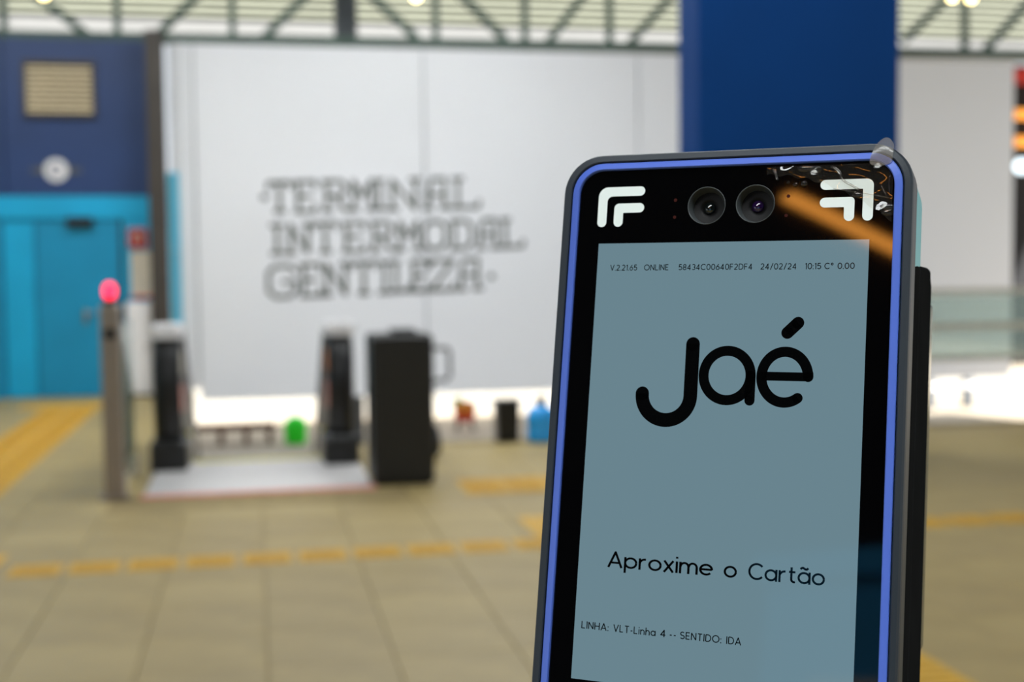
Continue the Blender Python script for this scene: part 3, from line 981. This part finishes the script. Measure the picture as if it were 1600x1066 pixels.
def arc(cx_, cy_, rx, ry, a0, a1, n=40):
    return [(cx_ + rx * math.cos(R(a0 + (a1 - a0) * k / n)), cy_ + ry * math.sin(R(a0 + (a1 - a0) * k / n))) for k in range(n + 1)]


WZ = 0.09
dmark('logo_letter', [([(-12.05, 46.2), (-12.05, 40), (-12.05, 32)] + arc(-21.85, 25.6, 9.8, 9.8, 0, -180) + [(-31.65, 26.1)], 5.5)], 'print_black', scr, WZ)
dmark('logo_letter', [(arc(2.1, 34.1, 9.25, 9.65, 0, 360, 64), 3.95), ([(11.35, 34.3), (11.35, 24.6)], 3.95)], 'print_black', scr, WZ)
dmark('logo_letter', [([(15.7, 34.2), (33.35, 34.25)], 3.4), ([(33.3, 34.3), (33.25, 35.4)] + arc(24.4, 34.0, 8.85, 9.75, 12, 306, 64), 3.95)], 'print_black', scr, WZ)
dmark('logo_accent', [([(24.75, 51.1), (28.65, 55.0)], 4.7)], 'print_black', scr, WZ)


GB, GT, XH = 0.065, 0.935, 0.70


def el(cx_, cy_, rx, ry, a0, a1):
    n = max(6, int(abs(a1 - a0) / 12))
    return arc(cx_, cy_, rx, ry, a0, a1, n)


XT = XH - 0.055
XM = (GB + XT) / 2
XR = (XT - GB) / 2
BOWL = [el(.30, XM, .30, XR, 0, 360)]
GLY = {          # monoline sans, cap height 1: strokes and advance
    'A': ([[(0, 0), (.36, .95), (.72, 0)], [(.13, .30), (.59, .30)]], .72),
    'C': ([el(.42, .5, .42, .44, 42, 318)], .74), 'D': ([[(0, GB), (0, GT)], [(0, GT), (.22, GT)] + el(.26, .5, .40, .435, 90, -90) + [(0, GB)]], .66),
    'E': ([[(.48, GT), (0, GT), (0, GB), (.48, GB)], [(0, .5), (.42, .5)]], .48), 'F': ([[(.48, GT), (0, GT), (0, 0)], [(0, .5), (.42, .5)]], .48),
    'H': ([[(0, 0), (0, 1)], [(.6, 0), (.6, 1)], [(0, .5), (.6, .5)]], .60), 'I': ([[(.0, 0), (.0, 1)]], 0.0), 'L': ([[(0, 1), (0, GB), (.46, GB)]], .46),
    'N': ([[(0, 0), (0, .95)], [(0, .95), (.6, .05)], [(.6, .05), (.6, 1)]], .60), 'O': ([el(.43, .5, .43, .44, 0, 360)], .86),
    'S': ([el(.26, .715, .24, .22, 35, 270) + el(.26, .28, .27, .215, 90, -150)], .52), 'T': ([[(0, GT), (.6, GT)], [(.3, GT), (.3, 0)]], .60),
    'V': ([[(0, 1), (.34, .05), (.68, 1)]], .68),
    '0': ([el(.28, .5, .28, .44, 0, 360)], .56), '1': ([[(0, .80), (.17, .94), (.17, 0)]], .17),
    '2': ([el(.25, .68, .25, .255, 155, -35) + [(0, GB), (.54, GB)]], .54), '3': ([el(.24, .71, .24, .225, 140, -85), el(.24, .285, .27, .22, 85, -145)], .50),
    '4': ([[(.40, 0), (.40, .92), (0, .27), (.56, .27)]], .56), '5': ([[(.48, GT), (.08, GT), (.04, .52)] + el(.24, .335, .27, .27, 125, -145)], .51),
    '6': ([el(.26, .32, .26, .26, 0, 360), [(.40, .95), (.20, .68), (.06, .46)]], .52), '8': ([el(.26, .72, .22, .215, 0, 360), el(.26, .285, .26, .22, 0, 360)], .52),
    'a': (BOWL + [[(.60, 0), (.60, XH)]], .60), 'p': (BOWL + [[(.0, -.27), (.0, XH)]], .60), 'o': (BOWL, .60),
    'r': ([[(0, 0), (0, XH)], [(0, .42)] + el(.30, .40, .29, .245, 160, 85)], .33), 'x': ([[(0, 0), (.48, XH)], [(.48, 0), (0, XH)]], .48),
    'i': ([[(0, 0), (0, XH)], [(0, .87), (0, .98)]], 0.0),
    'm': ([[(0, 0), (0, XH)], [(0, .40)] + el(.22, .40, .21, .245, 165, 0) + [(.43, 0)], [(.43, .40)] + el(.65, .40, .21, .245, 165, 0) + [(.86, 0)]], .86),
    'n': ([[(0, 0), (0, XH)], [(0, .38)] + el(.25, .38, .24, .265, 165, 0) + [(.49, 0)]], .49), 'h': ([[(0, 0), (0, 1.02)], [(0, .38)] + el(.25, .38, .24, .265, 165, 0) + [(.49, 0)]], .49),
    'e': ([[(.02, XM + .01), (.59, XM + .01)], [(.59, XM + .01)] + el(.30, XM, .30, XR, 8, 318)], .60),
    't': ([[(.14, .92), (.14, .22)] + el(.30, .22, .16, .155, 180, 285), [(0, XT), (.36, XT)]], .36),
    '~': ([[(.08, .86), (.16, .93), (.24, .94), (.36, .86), (.44, .86), (.52, .94)]], .6),
    '.': ([[(0, 0), (0, .13)]], 0.0), ':': ([[(0, 0), (0, .13)], [(0, .50), (0, .63)]], 0.0), '/': ([[(0, -.06), (.42, 1.04)]], .42), '-': ([[(0, .36), (.26, .36)]], .26),
    '\u00b0': ([el(.16, .80, .15, .15, 0, 360)], .32),
}


def word(body, x0, x1, base, cap, t=0.135, gap=0.245):
    """one word of the screen, flat ink strokes fitted between x0 and x1"""
    strokes, pen = [], 0.0
    for ch in body:
        parts, adv = GLY['a' if ch == '\u00e3' else ch]
        if ch == '\u00e3':
            parts = parts + GLY['~'][0]
        strokes += [[(a + pen, b) for a, b in p] for p in parts]
        pen += adv + gap
    V, F = [], []
    for p in strokes:
        v, fc = stroke2d(p, t, 5, 'joint')
        k = len(V)
        V += v
        F += [tuple(i + k for i in q) for q in fc]
    lo_, hi_ = min(v.x for v in V), max(v.x for v in V)
    me = bpy.data.meshes.new('text_word')
    me.from_pydata([((x0 + (v.x - lo_) / (hi_ - lo_) * (x1 - x0)) * mm, (base + v.y * cap) * mm, WZ * mm) for v in V], [], F)
    me.materials.append(M['print_black'])
    o = bpy.data.objects.new('text_word', me)
    COL.objects.link(o)
    o.parent = scr
    return o


for b_, x0, x1 in (('V.2.21.65', -48.4, -36.9), ('ONLINE', -34.0, -23.9), ('58434C00640F2DF4', -19.6, 9.9), ('24/02/24', 13.2, 27.0), ('10:15', 30.4, 36.5), ('C°', 37.7, 41.1), ('0.00', 42.6, 49.0)):
    word(b_, x0, x1, 75.85, 2.45)
for b_, x0, x1 in (('Aproxime', -41.9, 0.5), ('o', 4.6, 9.7), ('Cartão', 14.0, 42.5)):
    word(b_, x0, x1, -43.0, 6.3, 0.125, 0.185)
for b_, x0, x1 in (('LINHA:', -51.1, -39.8), ('VLT-Linha', -37.9, -20.7), ('4', -18.9, -16.8), ('--', -15.1, -12.7), ('SENTIDO:', -11.0, 5.0), ('IDA', 6.9, 12.6)):
    word(b_, x0, x1, -67.6, 2.8)

# back cover, mounting block, pole
bk = MB().loft([rrect(-69.4, 68.4, BOT + 2, 123.4, 15, -13.0), rrect(-69.8, 69.1, BOT + 2, 123.6, 15, -14.0), rrect(-69.8, 69.1, BOT + 2, 122.6, 15, -36.0), rrect(-66, 65, BOT + 5, 119, 13, -38.5)])
bk.build('back_cover', 'back_teal', dev)
mb = MB().loft([rrect(-70.3, 69.3, -165, 79.4, .6, -14.2), rrect(-70.3, 69.5, -165, 79.6, .6, -14.6), rrect(-70.3, 69.5, -165, 82.3, .6, -27), rrect(-69.9, 69.2, -165, 82.4, .6, -27.6), rrect(-69.9, 69.2, -165, 83.5, .6, -33),
                rrect(-70.3, 69.6, -165, 83.7, .8, -33.6), rrect(-70.4, 69.8, -165, 91.0, 3, -72), rrect(-69.9, 69.3, -165, 91.0, 3, -76), rrect(-68.9, 68.4, -163, 90.0, 4, -92), rrect(-65, 64, -161, 86, 4, -95)])
mb.build('mount_block', 'mount', dev)
mp = MB().loft([rrect(-60, 68.0, -72, 82, 4, -91.5), rrect(-60, 68.2, -72, 82, 4, -104), rrect(-58, 67, -70, 79, 4, -108)])
mp.build('mount_plate', 'mount_gloss', dev)
pole = MB()
inv = dmx.inverted()
pc = PC - N * 0.065
pole.lathe([(0.030, 0.012), (0.030, 1.37)], (pc.x, pc.y, 0), 28)
po = pole.build('pole', 'steel', dev)
for v in po.data.vertices:
    v.co = inv @ v.co
fl_ = MB().lathe([(0.11, 0.0), (0.11, 0.010), (0.095, 0.014), (0.03, 0.014)], (pc.x, pc.y, 0), 32).build('floor_flange', 'steel', dev)
for v in fl_.data.vertices:
    v.co = inv @ v.co

# protective film left on the upper right corner, wrinkled, folded over the top edge
random.seed(3)


def film_h(x, y):
    h = 0.35 + 0.10 * math.sin(x * 0.55 + 1.3 * math.sin(y * 0.35)) + 0.07 * math.sin(y * 0.8 + x * 0.2)
    h += 0.30 * math.exp(-((x - 60) ** 2 + (y - 99) ** 2) / 9) + 0.25 * math.exp(-((x - 22) ** 2 + (y - 115.5) ** 2) / 7)
    return h


V_, F_ = [], []
nx, ny = 56, 34
for j in range(ny + 1):
    t = j / ny
    for i in range(nx + 1):
        s = i / nx
        x = 14.0 + s * 47.9
        yb = 113.5 - 0.0085 * (x - 14.0) ** 2 + 0.5 * math.sin(x * 0.9)
        y = yb + t * (116.8 - yb)
        if x > 56 and y > 112:                       # follow the rounded corner
            k = max(0.0, math.hypot(x - 53, y - 108) - 9.3)
            if k > 0:
                d = Vector((x - 53, y - 108)).normalized()
                x, y = 53 + d.x * 9.3, 108 + d.y * 9.3
        V_.append((x * mm, y * mm, film_h(x, y) * mm))
for j in range(ny):
    for i in range(nx):
        a = j * (nx + 1) + i
        F_.append((a, a + 1, a + nx + 2, a + nx + 1))
flm = link_mesh('protective_film', V_, F_, 'film', dev, True)
# bubbles and ridges in the film
for x, y, rx, ry in ((22.5, 110.3, .7, .7), (25.3, 109.4, .9, .9), (28.7, 109.6, 1.3, 1.3), (34.5, 110.5, .8, .7), (29, 115.6, 3.2, 1.4), (33, 114.9, 2.2, 1.6), (49.0, 104.6, 2.0, 1.0), (60.3, 99.6, 2.8, 1.2), (60.5, 97.4, 2.6, 1.5)):
    b_ = MB()
    b_.loft([[(x * mm + rx * mm * q * math.cos(2 * math.pi * k / 18), y * mm + ry * mm * q * math.sin(2 * math.pi * k / 18), (0.3 + 0.55 * hgt * min(rx, ry)) * mm) for k in range(18)]
             for q, hgt in ((1.0, 0.0), (.9, .45), (.7, .75), (.4, .95), (.05, 1.0))], cap0=False)
    b_.build('film_bubble', 'film', flm, True)
for pts, r_ in (([(38.5, 115.6), (39.6, 115.8), (41.4, 114.6), (42.4, 113.0), (42.8, 111.2), (44.5, 109.6), (47.0, 108.2), (49.4, 106.6)], .42),
                ([(16.5, 115.9), (17.3, 114.4), (17.9, 112.6), (18.4, 111.6)], .4), ([(40, 107.2), (46, 106.0), (52, 104.9), (58, 103.6), (61, 103.0)], .14),
                ([(60.9, 112), (60.4, 108), (60.9, 105)], .22), ([(57.6, 108), (59.2, 105), (60.3, 102.5)], .12)):
    dense = []
    for i in range(len(pts) - 1):
        for k in range(4):
            t = k / 4
            dense.append((pts[i][0] + (pts[i + 1][0] - pts[i][0]) * t, pts[i][1] + (pts[i + 1][1] - pts[i][1]) * t))
    dense.append(pts[-1])
    MB().tube([(a * mm, b * mm, 0.45 * mm) for a, b in dense], r_ * mm, 8).build('film_crease', 'film', flm, True)
# folded tab over the bezel and above the top edge
tabv = [(53.0, 116.0, 1.9), (55.5, 115.0, 1.9), (58.5, 115.2, 1.9), (61.6, 116.0, 1.9),
        (53.6, 119.0, 2.1), (56.0, 119.4, 2.15), (59.0, 119.2, 2.15), (61.8, 118.6, 2.1),
        (55.2, 123.4, 1.8), (57.2, 123.8, 2.0), (59.6, 123.2, 2.0), (62.0, 121.6, 1.8),
        (57.2, 126.4, -0.8), (58.8, 127.2, -0.6), (60.6, 126.4, -0.8), (62.0, 123.8, -1.2)]
tabf = [(r_ * 4 + c, r_ * 4 + c + 1, r_ * 4 + c + 5, r_ * 4 + c + 4) for r_ in range(3) for c in range(3)]
tabo = link_mesh('film_tab', [(a * mm, b * mm, c * mm) for a, b, c in tabv], tabf, 'film_fold', flm, True)
ss = tabo.modifiers.new('smooth', 'SUBSURF')
ss.levels = ss.render_levels = 2
